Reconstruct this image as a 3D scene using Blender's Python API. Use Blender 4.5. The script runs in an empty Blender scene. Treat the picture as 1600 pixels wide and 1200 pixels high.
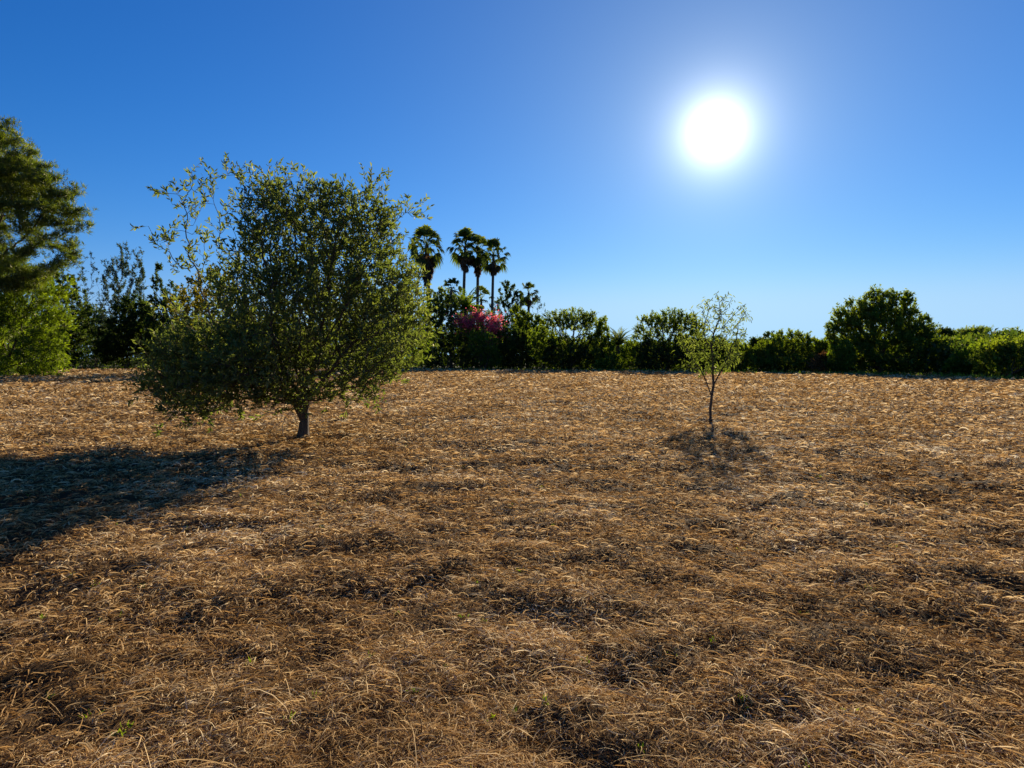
import bpy, math, random
import numpy as np
from mathutils import Vector
S = bpy.context.scene
COL = S.collection
R = math.radians
# ------------------------------------------------------------------ camera
FPX = 953.0                     # focal length in pixels of the 1600 px wide frame
EYE = 1.6
HOR = 560.0                     # picture row of the horizon
PITCH = math.atan((600 - HOR) / FPX)
cam_d = bpy.data.cameras.new('camera')
cam_d.sensor_width = 36
cam_d.lens = 36 * FPX / 1600
cam_d.clip_start = 0.05
cam_d.clip_end = 8000
cam = bpy.data.objects.new('camera', cam_d)
COL.objects.link(cam)
cam.location = (0, 0, EYE)
cam.rotation_euler = (math.pi / 2 - PITCH, 0, 0)
S.camera = cam


def ray(px, py):
    x = (px - 800) / FPX
    u = (600 - py) / FPX
    c, s = math.cos(PITCH), math.sin(PITCH)
    return np.array([x, c + u * s, -s + u * c])


def at(px, py, D):
    """world point at depth D (metres along +Y) seen at a picture position"""
    r = ray(px, py)
    return r / r[1] * D + np.array([0, 0, EYE])


# ------------------------------------------------------------------ light
sd = ray(1118, 205)
sd = sd / np.linalg.norm(sd)
ELEV = math.asin(sd[2])
AZ = math.atan2(sd[0], sd[1])
sun_d = bpy.data.lights.new('sun', 'SUN')
sun_d.energy = 5.0
sun_d.angle = R(0.5)
sun_d.color = (1.0, 0.87, 0.64)
sun = bpy.data.objects.new('sun', sun_d)
COL.objects.link(sun)
sun.rotation_euler = Vector((-sd[0], -sd[1], -sd[2])).to_track_quat('-Z', 'Y').to_euler()
sun.location = (0, 0, 40)

EXPO = 1.0                      # stops of camera exposure; the sky is set lower to match
EXPK = 2 ** -EXPO
W = bpy.data.worlds.new('World')
S.world = W
W.use_nodes = True
nt = W.node_tree
nt.nodes.clear()
N = nt.nodes.new
L = nt.links.new
sky = N('ShaderNodeTexSky')
sky.sky_type = 'NISHITA'
sky.sun_disc = False
sky.sun_elevation = ELEV
sky.sun_rotation = AZ
sky.altitude = 0
sky.air_density = 1.0
sky.dust_density = 0.0
sky.ozone_density = 3.0
# look up the sky no lower than four degrees above the horizon: no yellow band of thick air
stc = N('ShaderNodeTexCoord')
sx = N('ShaderNodeSeparateXYZ'); L(stc.outputs['Generated'], sx.inputs[0])
zc = N('ShaderNodeMath'); zc.operation = 'SMOOTH_MAX'
L(sx.outputs[2], zc.inputs[0]); zc.inputs[1].default_value = 0.07; zc.inputs[2].default_value = 0.08
cx = N('ShaderNodeCombineXYZ'); L(sx.outputs[0], cx.inputs[0]); L(sx.outputs[1], cx.inputs[1]); L(zc.outputs[0], cx.inputs[2])
L(cx.outputs[0], sky.inputs['Vector'])
hs = N('ShaderNodeHueSaturation')
hs.inputs['Saturation'].default_value = 1.22
hs.inputs['Value'].default_value = 1.0
L(sky.outputs[0], hs.inputs['Color'])
bg = N('ShaderNodeBackground')
bg.inputs['Strength'].default_value = 0.10 * EXPK


def wmath(op, a, b=None):
    n = N('ShaderNodeMath')
    n.operation = op
    for i, v in enumerate((a, b)):
        if v is None:
            continue
        if isinstance(v, (int, float)):
            n.inputs[i].default_value = v
        else:
            L(v, n.inputs[i])
    return n.outputs[0]


# deepen the blue of the zenith and keep the horizon a clear pale blue, as in very clean air
sep = N('ShaderNodeSeparateColor'); L(hs.outputs[0], sep.inputs[0])
comb = N('ShaderNodeCombineColor')
for i, (gain, p, cap) in enumerate(((0.370, 1.5, 3.9), (0.7576, 1.05, 6.7), (1.470, 0.90, 9.9))):
    v = wmath('MULTIPLY', wmath('POWER', sep.outputs[i], p), gain)
    sm = N('ShaderNodeMath'); sm.operation = 'SMOOTH_MIN'
    L(v, sm.inputs[0]); sm.inputs[1].default_value = cap; sm.inputs[2].default_value = 1.5
    L(sm.outputs[0], comb.inputs[i])
L(comb.outputs[0], bg.inputs['Color'])

# the bright disc and aureole of the sun, by angle from the sun's direction
tc = N('ShaderNodeTexCoord')
nv = N('ShaderNodeVectorMath')
nv.operation = 'NORMALIZE'
L(tc.outputs['Generated'], nv.inputs[0])
dp = N('ShaderNodeVectorMath')
dp.operation = 'DOT_PRODUCT'
L(nv.outputs[0], dp.inputs[0])
dp.inputs[1].default_value = tuple(sd)
ang = wmath('ARCCOSINE', wmath('MINIMUM', dp.outputs['Value'], 1.0))
def lobe(amp, width, power):
    t = wmath('POWER', wmath('DIVIDE', ang, R(width)), power)
    return wmath('MULTIPLY', wmath('EXPONENT', wmath('MULTIPLY', t, -1.0)), amp * EXPK)
glow = wmath('ADD', lobe(2.9, 1.55, 1.1), lobe(0.34, 4.6, 1.1))
wide = lobe(0.19, 19.0, 1.3)
bg2 = N('ShaderNodeBackground')
bg2.inputs['Color'].default_value = (1.0, 1.0, 0.88, 1)
L(glow, bg2.inputs['Strength'])
bg3 = N('ShaderNodeBackground')
bg3.inputs['Color'].default_value = (0.92, 0.95, 0.15, 1)
L(wide, bg3.inputs['Strength'])
add = N('ShaderNodeAddShader')
L(bg.outputs[0], add.inputs[0])
L(bg2.outputs[0], add.inputs[1])
add2 = N('ShaderNodeAddShader')
L(add.outputs[0], add2.inputs[0])
L(bg3.outputs[0], add2.inputs[1])
wo = N('ShaderNodeOutputWorld')
L(add2.outputs[0], wo.inputs['Surface'])

S.view_settings.view_transform = 'Standard'
S.view_settings.look = 'None'
S.view_settings.exposure = EXPO
S.view_settings.gamma = 1.0
S.render.film_transparent = False
try:
    S.cycles.max_bounces = 8
    S.cycles.transmission_bounces = 6
    S.cycles.diffuse_bounces = 3
except Exception:
    pass

# ------------------------------------------------------------------ tagging
def tag(o, label=None, cat=None, group=None, kind=None):
    if label: o['label'] = label
    if cat: o['category'] = cat
    if group: o['group'] = group
    if kind: o['kind'] = kind
    return o


def empty(name, loc):
    o = bpy.data.objects.new(name, None)
    o.empty_display_size = 0.3
    o.location = loc
    COL.objects.link(o)
    return o


# ------------------------------------------------------------------ materials
def newmat(name):
    m = bpy.data.materials.new(name)
    m.use_nodes = True
    m.node_tree.nodes.clear()
    return m, m.node_tree.nodes.new, m.node_tree.links.new


def ramp(n, stops):
    e = n.color_ramp.elements
    e[0].position, e[0].color = stops[0][0], (*stops[0][1], 1)
    e[1].position, e[1].color = stops[-1][0], (*stops[-1][1], 1)
    for p, c in stops[1:-1]:
        k = e.new(p)
        k.color = (*c, 1)


def leaf_mat(name, dark, mid, light, trans=0.45, tcol=None, rough=0.45, gloss=0.10, nscale=1.2):
    """leaf: colour varies leaf by leaf and bough by bough; light passes through"""
    m, N, L = newmat(name)
    at_ = N('ShaderNodeAttribute'); at_.attribute_name = 'rnd'
    tc = N('ShaderNodeTexCoord')
    nz = N('ShaderNodeTexNoise'); nz.inputs['Scale'].default_value = nscale; nz.inputs['Detail'].default_value = 2
    L(tc.outputs['Object'], nz.inputs['Vector'])
    ma = N('ShaderNodeMath'); ma.operation = 'MULTIPLY_ADD'
    L(nz.outputs['Fac'], ma.inputs[0]); ma.inputs[1].default_value = 1.1
    sub = N('ShaderNodeMath'); sub.operation = 'MULTIPLY_ADD'
    L(at_.outputs['Fac'], sub.inputs[0]); sub.inputs[1].default_value = 0.7; sub.inputs[2].default_value = -0.4
    L(sub.outputs[0], ma.inputs[2])
    cr = N('ShaderNodeValToRGB')
    ramp(cr, [(0.0, dark), (0.5, mid), (1.0, light)])
    L(ma.outputs[0], cr.inputs[0])
    df = N('ShaderNodeBsdfDiffuse'); L(cr.outputs[0], df.inputs['Color'])
    tr = N('ShaderNodeBsdfTranslucent')
    if tcol is None: tcol = (1.5, 1.35, 0.5)
    mx = N('ShaderNodeVectorMath'); mx.operation = 'MULTIPLY'
    L(cr.outputs[0], mx.inputs[0]); mx.inputs[1].default_value = tcol
    L(mx.outputs[0], tr.inputs['Color'])
    a = N('ShaderNodeMixShader'); a.inputs[0].default_value = trans
    L(df.outputs[0], a.inputs[1]); L(tr.outputs[0], a.inputs[2])
    gl = N('ShaderNodeBsdfGlossy'); gl.inputs['Roughness'].default_value = rough
    gl.inputs['Color'].default_value = (0.9, 0.85, 0.6, 1)
    b = N('ShaderNodeMixShader'); b.inputs[0].default_value = gloss
    L(a.outputs[0], b.inputs[1]); L(gl.outputs[0], b.inputs[2])
    o = N('ShaderNodeOutputMaterial'); L(b.outputs[0], o.inputs[0])
    return m


def bark_mat(name, c1, c2, scale=14):
    m, N, L = newmat(name)
    tc = N('ShaderNodeTexCoord')
    mp = N('ShaderNodeMapping'); mp.inputs['Scale'].default_value = (1, 1, 0.25)
    L(tc.outputs['Object'], mp.inputs[0])
    nz = N('ShaderNodeTexNoise'); nz.inputs['Scale'].default_value = scale; nz.inputs['Detail'].default_value = 6
    nz.inputs['Roughness'].default_value = 0.7
    L(mp.outputs[0], nz.inputs['Vector'])
    cr = N('ShaderNodeValToRGB'); ramp(cr, [(0.3, c1), (0.7, c2)])
    L(nz.outputs['Fac'], cr.inputs[0])
    p = N('ShaderNodeBsdfPrincipled'); p.inputs['Roughness'].default_value = 0.9
    L(cr.outputs[0], p.inputs['Base Color'])
    bp = N('ShaderNodeBump'); bp.inputs['Strength'].default_value = 0.8; bp.inputs['Distance'].default_value = 0.02
    L(nz.outputs['Fac'], bp.inputs['Height']); L(bp.outputs[0], p.inputs['Normal'])
    o = N('ShaderNodeOutputMaterial'); L(p.outputs[0], o.inputs[0])
    return m


BARK = bark_mat('bark', (0.030, 0.018, 0.011), (0.12, 0.075, 0.042))
BARK_PALE = bark_mat('bark_pale', (0.08, 0.06, 0.045), (0.24, 0.19, 0.14))
BARK_PALM = bark_mat('bark_palm', (0.05, 0.035, 0.025), (0.13, 0.095, 0.065), 8)
OLIVE = leaf_mat('olive_leaf', (0.040, 0.060, 0.017), (0.085, 0.115, 0.032), (0.18, 0.21, 0.065), 0.58, (2.0, 1.85, 0.75), 0.5, 0.035, 0.9)
GREEN = leaf_mat('green_leaf', (0.022, 0.045, 0.009), (0.072, 0.112, 0.018), (0.16, 0.20, 0.030), 0.58, (2.9, 2.5, 0.6), 0.5, 0.03, 0.6)
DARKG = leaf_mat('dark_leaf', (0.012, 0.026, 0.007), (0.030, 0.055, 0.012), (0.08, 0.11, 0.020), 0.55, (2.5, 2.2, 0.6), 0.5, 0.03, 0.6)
BRIGHT = leaf_mat('bright_leaf', (0.025, 0.052, 0.007), (0.080, 0.125, 0.013), (0.18, 0.235, 0.022), 0.60, (2.1, 1.95, 0.5), 0.5, 0.03, 0.8)
YELLOW = leaf_mat('yellow_leaf', (0.07, 0.08, 0.008), (0.17, 0.165, 0.014), (0.28, 0.23, 0.02), 0.55, (1.5, 1.3, 0.35), 0.5, 0.04, 0.9)
BLUEG = leaf_mat('bluegreen_leaf', (0.018, 0.036, 0.024), (0.035, 0.062, 0.042), (0.08, 0.115, 0.07), 0.45, (1.7, 1.6, 0.9), 0.5, 0.03, 0.6)
NEEDLE = leaf_mat('pine_needle', (0.018, 0.032, 0.006), (0.062, 0.090, 0.013), (0.16, 0.18, 0.024), 0.55, (2.1, 2.0, 0.5), 0.5, 0.05, 0.5)
WILLOW = leaf_mat('narrow_leaf', (0.06, 0.095, 0.02), (0.14, 0.19, 0.045), (0.27, 0.32, 0.10), 0.55, (1.5, 1.4, 0.6), 0.5, 0.03, 1.5)
PALMG = leaf_mat('palm_leaf', (0.022, 0.040, 0.014), (0.05, 0.080, 0.024), (0.14, 0.17, 0.04), 0.5, (2.3, 2.0, 0.6), 0.5, 0.02, 0.5)
PALMD = leaf_mat('dead_palm_leaf', (0.05, 0.032, 0.018), (0.11, 0.07, 0.04), (0.20, 0.12, 0.07), 0.3, (1.3, 1.0, 0.7), 0.6, 0.03, 0.8)
PINK = leaf_mat('pink_flower', (0.30, 0.05, 0.07), (0.56, 0.11, 0.17), (0.74, 0.26, 0.33), 0.6, (1.35, 1.1, 1.0), 0.5, 0.02, 0.8)
RUST = leaf_mat('rusty_leaf', (0.06, 0.030, 0.014), (0.13, 0.075, 0.03), (0.20, 0.13, 0.05), 0.4, (1.3, 1.0, 0.6), 0.6, 0.03, 0.8)


def straw_mat():
    m, N, L = newmat('straw')
    at_ = N('ShaderNodeAttribute'); at_.attribute_name = 'rnd'
    tc = N('ShaderNodeTexCoord')
    nz = N('ShaderNodeTexNoise'); nz.inputs['Scale'].default_value = 0.45; nz.inputs['Detail'].default_value = 4
    L(tc.outputs['Object'], nz.inputs['Vector'])
    ma = N('ShaderNodeMath'); ma.operation = 'MULTIPLY_ADD'
    L(nz.outputs['Fac'], ma.inputs[0]); ma.inputs[1].default_value = 0.9
    s2 = N('ShaderNodeMath'); s2.operation = 'MULTIPLY_ADD'
    L(at_.outputs['Fac'], s2.inputs[0]); s2.inputs[1].default_value = 0.8; s2.inputs[2].default_value = -0.38
    L(s2.outputs[0], ma.inputs[2])
    cr = N('ShaderNodeValToRGB')
    ramp(cr, [(0.0, (0.065, 0.030, 0.009)), (0.3, (0.25, 0.130, 0.040)), (0.55, (0.49, 0.285, 0.105)),
              (0.8, (0.72, 0.50, 0.24)), (1.0, (0.88, 0.74, 0.50))])
    L(ma.outputs[0], cr.inputs[0])
    df = N('ShaderNodeBsdfDiffuse'); L(cr.outputs[0], df.inputs[0])
    tr = N('ShaderNodeBsdfTranslucent'); L(cr.outputs[0], tr.inputs[0])
    a = N('ShaderNodeMixShader'); a.inputs[0].default_value = 0.42
    L(df.outputs[0], a.inputs[1]); L(tr.outputs[0], a.inputs[2])
    gl = N('ShaderNodeBsdfGlossy'); gl.inputs['Roughness'].default_value = 0.6
    gl.inputs['Color'].default_value = (0.9, 0.8, 0.65, 1)
    b = N('ShaderNodeMixShader'); b.inputs[0].default_value = 0.02
    L(a.outputs[0], b.inputs[1]); L(gl.outputs[0], b.inputs[2])
    o = N('ShaderNodeOutputMaterial'); L(b.outputs[0], o.inputs[0])
    return m


def ground_mat():
    """thatch of old straw over brown soil; greener litter out under the trees, its colour darkened for their shade"""
    m, N, L = newmat('dry_soil')
    tc = N('ShaderNodeTexCoord')
    n1 = N('ShaderNodeTexNoise'); n1.inputs['Scale'].default_value = 0.5; n1.inputs['Detail'].default_value = 5
    n2 = N('ShaderNodeTexNoise'); n2.inputs['Scale'].default_value = 7; n2.inputs['Detail'].default_value = 8
    n2.inputs['Roughness'].default_value = 0.75; n2.inputs['Distortion'].default_value = 1.2
    vr = N('ShaderNodeTexVoronoi'); vr.inputs['Scale'].default_value = 22; vr.feature = 'DISTANCE_TO_EDGE'
    for n in (n1, n2, vr): L(tc.outputs['Object'], n.inputs['Vector'])
    ma = N('ShaderNodeMath'); ma.operation = 'MULTIPLY_ADD'
    L(n2.outputs['Fac'], ma.inputs[0]); ma.inputs[1].default_value = 0.8
    s2 = N('ShaderNodeMath'); s2.operation = 'MULTIPLY_ADD'
    L(n1.outputs['Fac'], s2.inputs[0]); s2.inputs[1].default_value = 0.5; s2.inputs[2].default_value = -0.15
    L(s2.outputs[0], ma.inputs[2])
    cr = N('ShaderNodeValToRGB')
    ramp(cr, [(0.28, (0.035, 0.019, 0.009)), (0.5, (0.09, 0.052, 0.024)), (0.75, (0.24, 0.15, 0.07))])
    L(ma.outputs[0], cr.inputs[0])
    at_ = N('ShaderNodeAttribute'); at_.attribute_name = 'rnd'      # 0 in the field, 1 on the wooded ground
    mx = N('ShaderNodeMix'); mx.data_type = 'RGBA'
    L(at_.outputs['Fac'], mx.inputs[0]); L(cr.outputs[0], mx.inputs[6]); mx.inputs[7].default_value = (0.045, 0.045, 0.018, 1)  # litter green, with the shade under the trees put into the colour
    p = N('ShaderNodeBsdfPrincipled'); p.inputs['Roughness'].default_value = 0.95
    p.inputs['Specular IOR Level'].default_value = 0.1
    L(mx.outputs[2], p.inputs['Base Color'])
    bp = N('ShaderNodeBump'); bp.inputs['Strength'].default_value = 1.0; bp.inputs['Distance'].default_value = 0.05
    L(n2.outputs['Fac'], bp.inputs['Height'])
    L(bp.outputs[0], p.inputs['Normal'])
    o = N('ShaderNodeOutputMaterial'); L(p.outputs[0], o.inputs[0])
    return m


STRAW = straw_mat()
SOIL = ground_mat()

# ------------------------------------------------------------------ mesh helpers
def build(name, V, F, mat, parent=None, rnd=None, smooth=False, origin=None):
    """V (n,3); F list of integer arrays (each (m,3) or (m,4)); one mesh object"""
    V = np.asarray(V, dtype=np.float32)
    if origin is not None:
        V = V - np.asarray(origin, dtype=np.float32)
    me = bpy.data.meshes.new(name)
    me.vertices.add(len(V))
    me.vertices.foreach_set('co', V.ravel())
    F = [np.asarray(f, dtype=np.int32) for f in F if len(f)]
    loops = np.concatenate([f.ravel() for f in F])
    sizes = np.concatenate([np.full(len(f), f.shape[1], dtype=np.int32) for f in F])
    starts = np.concatenate([[0], np.cumsum(sizes)[:-1]]).astype(np.int32)
    me.loops.add(len(loops))
    me.loops.foreach_set('vertex_index', loops)
    me.polygons.add(len(sizes))
    me.polygons.foreach_set('loop_start', starts)
    me.polygons.foreach_set('loop_total', sizes)
    if smooth:
        me.polygons.foreach_set('use_smooth', np.ones(len(sizes), dtype=bool))
    if rnd is not None:
        a = me.attributes.new('rnd', 'FLOAT', 'POINT')
        a.data.foreach_set('value', np.asarray(rnd, dtype=np.float32))
    me.update(calc_edges=True)
    me.materials.append(mat)
    o = bpy.data.objects.new(name, me)
    COL.objects.link(o)
    if parent is not None:
        o.parent = parent
    return o


def unit(a):
    return a / np.maximum(np.linalg.norm(a, axis=-1, keepdims=True), 1e-9)


LEAF4 = (np.array([[0, 0, 0], [0.5, 0.42, 0.10], [0, 1, -0.06], [-0.5, 0.42, 0.10]]), [np.array([[0, 1, 2, 3]])])
LEAF6 = (np.array([[0, 0, 0], [0.42, 0.30, 0.12], [0.40, 0.68, 0.10], [0, 1, -0.12], [-0.40, 0.68, 0.10], [-0.42, 0.30, 0.12],
                   [0, 0.3, 0], [0, 0.68, -0.02]]),
         [np.array([[6, 1, 2, 7], [5, 6, 7, 4]]), np.array([[0, 1, 6], [0, 6, 5], [7, 2, 3], [7, 3, 4]])])


def leaves(rng, P, Dr, ln, wd, tpl=LEAF4, roll=None):
    """one leaf per row: position, direction along the leaf, length, width"""
    n = len(P)
    d = unit(Dr)
    ref = rng.normal(size=(n, 3)) if roll is None else roll
    s = unit(np.cross(d, ref))
    t = np.cross(s, d)
    T, FF = tpl
    k = len(T)
    V = (P[:, None, :] + T[None, :, 1, None] * d[:, None, :] * ln[:, None, None]
         + T[None, :, 0, None] * s[:, None, :] * wd[:, None, None]
         + T[None, :, 2, None] * t[:, None, :] * ln[:, None, None])
    off = (np.arange(n) * k)[:, None, None]
    F = [(f[None] + off).reshape(-1, f.shape[1]) for f in FF]
    return V.reshape(-1, 3), F, k


def join(parts):
    V, F, r, o = [], {}, [], 0
    for v, fs, rn in parts:
        V.append(v)
        for f in fs:
            if len(f):
                F.setdefault(f.shape[1], []).append(f + o)
        r.append(rn)
        o += len(v)
    return np.concatenate(V), [np.concatenate(x) for x in F.values()], np.concatenate(r)


def tubes(P, par, rad, k=5, rng=None):
    """branch skeleton -> tapered tubes"""
    n = len(P)
    e = np.arange(n)[par >= 0]
    pa = par[e]
    tan = np.zeros((n, 3))
    tan[e] = unit(P[e] - P[pa])
    roots = np.arange(n)[par < 0]
    for r_ in roots:
        c = e[pa == r_]
        tan[r_] = tan[c[np.argmax(rad[c])]] if len(c) else (0, 0, 1)
    main = np.full(n, -1)
    order = e[np.argsort(rad[e])]
    main[par[order]] = order                    # the thickest child wins
    ismain = main[pa] == e
    tA = np.where(ismain[:, None], tan[pa], tan[e])
    rA = np.where(ismain, rad[pa], np.minimum(rad[e] * 1.15, rad[pa]))
    tB = tan[e]
    ref = np.array([0.31, 0.95, 0.07])
    def ring(C, T, r):
        a = unit(np.cross(T, ref)); b = np.cross(T, a)
        th = np.arange(k) * 2 * math.pi / k
        return (C[:, None] + (a[:, None] * np.cos(th)[None, :, None] + b[:, None] * np.sin(th)[None, :, None]) * r[:, None, None])
    A = ring(P[pa], tA, rA)
    B = ring(P[e], tB, rad[e])
    V = np.concatenate([A, B], axis=1).reshape(-1, 3)
    i = np.arange(k); j = (i + 1) % k
    q = np.stack([i, j, j + k, i + k], axis=1)
    F = (q[None] + (np.arange(len(e)) * 2 * k)[:, None, None]).reshape(-1, 4)
    return V, [F]


def grow(rng, A, P0, par0, step, infl, kill, iters=140, tropism=0.0, wob=0.25, maxn=9000):
    """space colonisation: branches reach for the attraction points A"""
    P = np.zeros((maxn, 3)); par = np.full(maxn, -1)
    n = len(P0)
    P[:n] = P0; par[:n] = par0
    d = np.full(len(A), 1e9); near = np.zeros(len(A), dtype=int)
    new = np.arange(n)
    alive = np.ones(len(A), dtype=bool)
    for _ in range(iters):
        if len(new):
            for ch in np.array_split(new, max(1, len(new) // 400)):
                dd = np.linalg.norm(A[:, None] - P[ch][None], axis=2)
                k = dd.argmin(1); m = dd[np.arange(len(A)), k]
                b = m < d
                d[b] = m[b]; near[b] = ch[k[b]]
        alive &= d > kill
        act = alive & (d < infl)
        if not act.any():
            if not alive.any(): break
            j = np.where(alive)[0][d[alive].argmin()]
            act = np.zeros(len(A), bool); act[j] = True
        ids, inv = np.unique(near[act], return_inverse=True)
        v = np.zeros((len(ids), 3))
        np.add.at(v, inv, unit(A[act] - P[near[act]]))
        v = unit(v) + rng.normal(size=v.shape) * wob
        v[:, 2] += tropism
        v = unit(v)
        m = len(ids)
        if n + m > maxn: break
        P[n:n + m] = P[ids] + v * step
        par[n:n + m] = ids
        new = np.arange(n, n + m)
        n += m
    return P[:n], par[:n]


def radii(par, tip, power=2.3, cap=None):
    n = len(par)
    acc = np.zeros(n)
    haschild = np.zeros(n, bool); haschild[par[par >= 0]] = True
    acc[~haschild] = tip ** power
    for i in range(n - 1, -1, -1):
        if par[i] >= 0: acc[par[i]] += acc[i]
    r = acc ** (1 / power)
    if cap: r = r * min(1, cap / r.max())
    return np.maximum(r, tip * 0.6), haschild


def sample_blobs(rng, blobs, n, shell=0.5, zmin=0.15):
    """blobs: (centre xyz, radii xyz); points spread through their union, some drawn to the shell"""
    vol = np.array([b[1][0] * b[1][1] * b[1][2] for b in blobs])
    idx = rng.choice(len(blobs), size=n * 2, p=vol / vol.sum())
    v = unit(rng.normal(size=(n * 2, 3)))
    r = rng.random(n * 2) ** (1 / 3)
    sh = rng.random(n * 2) < shell
    r[sh] = 0.72 + 0.28 * rng.random(sh.sum())
    C = np.array([b[0] for b in blobs])[idx]; Q = np.array([b[1] for b in blobs])[idx]
    X = C + v * r[:, None] * Q
    X = X[X[:, 2] > zmin]
    return X[:n]


def px_blobs(D, spec, depth=0.8):
    out = []
    for s in spec:
        px, py, rx, ry = s[:4]
        dd = s[4] if len(s) > 4 else 0.0
        m = (D + dd) / FPX
        out.append((at(px, py, D + dd), np.array([rx * m, (s[5] if len(s) > 5 else rx * m * depth), ry * m])))
    return out


def plant(name, label, cat, D, base, spec, mat, seed, natt=420, nleaf=9000, lsize=0.2, lw=0.42, spread=0.28,
          up=0.5, group=None, stem_top=None, step=None, tip=0.012, shell=0.55, bark=BARK, cap=None, stems=1,
          depth=0.6, jit=0.0, extra=None, outw=0.5, crown_name='crown', thick=None, wob=0.3):
    """tree or shrub: base = picture column of its foot; spec = crown lobes in picture units at depth D"""
    rng = np.random.default_rng(seed)
    blobs = px_blobs(D, spec, depth)
    b0 = at(base, 580, D); b0[2] = ground_h(b0[0], b0[1]) - 0.05
    A = sample_blobs(rng, blobs, natt, shell)
    lo = min(b[0][2] - b[1][2] for b in blobs)
    top = max(b[0][2] + b[1][2] for b in blobs)
    if stem_top is None: stem_top = max(0.25, lo + 0.15 * (top - lo))
    span = max(b[1][0] for b in blobs) * 2
    if step is None: step = max(0.12, (top) / 36)
    P0, pr = [], []
    for s_ in range(stems):
        a = rng.random() * 6.28
        lean = 0.0 if stems == 1 else 0.35
        o = b0 + np.array([math.cos(a), math.sin(a), 0]) * (0 if stems == 1 else 0.12 * s_)
        nn = max(2, int(stem_top / step) + 1)
        for i in range(nn):
            P0.append(o + np.array([math.cos(a) * lean * i * step + rng.normal() * 0.03 * i * 0.4, math.sin(a) * lean * i * step, i * stem_top / (nn - 1)]))
            pr.append(len(P0) - 2 if i else (0 if s_ else -1))
    P, par = grow(rng, A, np.array(P0), np.array(pr), step, span * 0.6 + 1, step * 1.3, tropism=0.12, wob=wob, maxn=6000)
    rad, hc = radii(par, tip, cap=cap)
    rn = np.clip(rad, 0, None)
    root = empty(name, tuple(b0))
    tag(root, label, cat, group)
    V, F = tubes(P, par, rn, 5)
    build('trunk', V, F, bark, root, origin=b0)
    # leafy sprigs on the thin outer twigs, standing outward and up
    isr = np.where((rad < tip * 2.6) & (P[:, 2] > lo - 0.3))[0]
    per = 13
    ns = max(1, nleaf // per); nleaf = ns * per
    k = rng.choice(isr, ns)
    cen = np.mean([b[0] for b in blobs], axis=0)
    outd = unit(P - cen)
    tw = np.zeros_like(P); tw[par >= 0] = unit(P[par >= 0] - P[par[par >= 0]])
    tuft = rng.normal(size=(len(P), 3))
    sdir = unit(outd[k] * outw + tw[k] * 0.45 + tuft[k] * 0.25 + rng.normal(size=(ns, 3)) * 0.42 + np.array([0, 0, up]))
    slen = spread * 1.8 * (0.5 + 0.9 * rng.random(ns))
    s0 = P[k] + rng.normal(size=(ns, 3)) * spread * 0.32
    K = np.repeat(np.arange(ns), per)
    t = rng.random(nleaf)
    X = s0[K] + sdir[K] * (slen[K] * t)[:, None]
    d = unit(sdir[K] * 0.65 + rng.normal(size=(nleaf, 3)) * 0.5)
    X[:, 2] = np.maximum(X[:, 2], 0.03)
    ls = lsize * (0.6 + 0.8 * rng.random(nleaf)) * (1.1 - 0.4 * t)
    V, F, kk = leaves(rng, X, d, ls, ls * lw)
    sprig = rng.random(ns); k = k[K]
    r = np.clip(rng.random(nleaf) * 0.4 + sprig[K] * 0.4 + (tuft[k][:, 0] * 0.12 + 0.1), 0, 1)
    build(crown_name, V, F, mat, root, np.repeat(r, kk), origin=b0)
    if extra: extra(root, rng, P, isr, b0)
    return root


# ------------------------------------------------------------------ terrain
_rg = np.random.default_rng(5)
_perm = _rg.permutation(512).astype(np.int64)
_gr = unit(_rg.normal(size=(512, 2)))


def gnoise(x, y):
    xi = np.floor(x).astype(np.int64); yi = np.floor(y).astype(np.int64)
    xf = x - xi; yf = y - yi
    u = xf * xf * xf * (xf * (xf * 6 - 15) + 10); v = yf * yf * yf * (yf * (yf * 6 - 15) + 10)
    def g(ix, iy, fx, fy):
        h = _perm[(_perm[ix & 511] + iy) & 511]
        return _gr[h, 0] * fx + _gr[h, 1] * fy
    a = g(xi, yi, xf, yf); b = g(xi + 1, yi, xf - 1, yf)
    c = g(xi, yi + 1, xf, yf - 1); d = g(xi + 1, yi + 1, xf - 1, yf - 1)
    return (a * (1 - u) + b * u) * (1 - v) + (c * (1 - u) + d * u) * v


def ground_h(x, y):
    x = np.asarray(x, float); y = np.asarray(y, float)
    r = np.hypot(x, y)
    f = np.exp(-np.maximum(r - 30, 0) / 40)
    wx = x + 0.25 * gnoise(x * 0.8 + 9, y * 0.8); wy = y + 0.25 * gnoise(x * 0.8, y * 0.8 + 31)
    h = 0.10 * gnoise(x * 0.22 + 3, y * 0.22 + 8) + 0.075 * gnoise(wx * 0.75, wy * 1.0) \
        + 0.078 * gnoise(wx * 1.7 + 40, wy * 2.1) + 0.036 * gnoise(wx * 4.2, wy * 5.0 + 17) + 0.014 * gnoise(wx * 11, wy * 12)
    return h * f


# the far edge of the mown field: picture column -> distance
EDX = np.array([-700, 0, 90, 130, 230, 300, 640, 900, 1100, 1300, 1500, 1600, 2400.])
EDD = np.array([44, 50, 66, 92, 100, 90, 82, 73, 67, 59, 49, 42, 30.])


def edge_dist(x, y):
    px = 800 + FPX * x / np.maximum(y, 1e-3)
    return np.interp(px, EDX, EDD)


def wooded(x, y):
    """0 in the field, 1 past its far edge"""
    e = edge_dist(x, y)
    n = 1.6 * gnoise(np.asarray(x) * 0.35, np.asarray(y) * 0.35 + 50)
    w = np.clip((y - e + n) / 1.5, 0, 1)
    return np.where(y > 5, w, 0)


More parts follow.
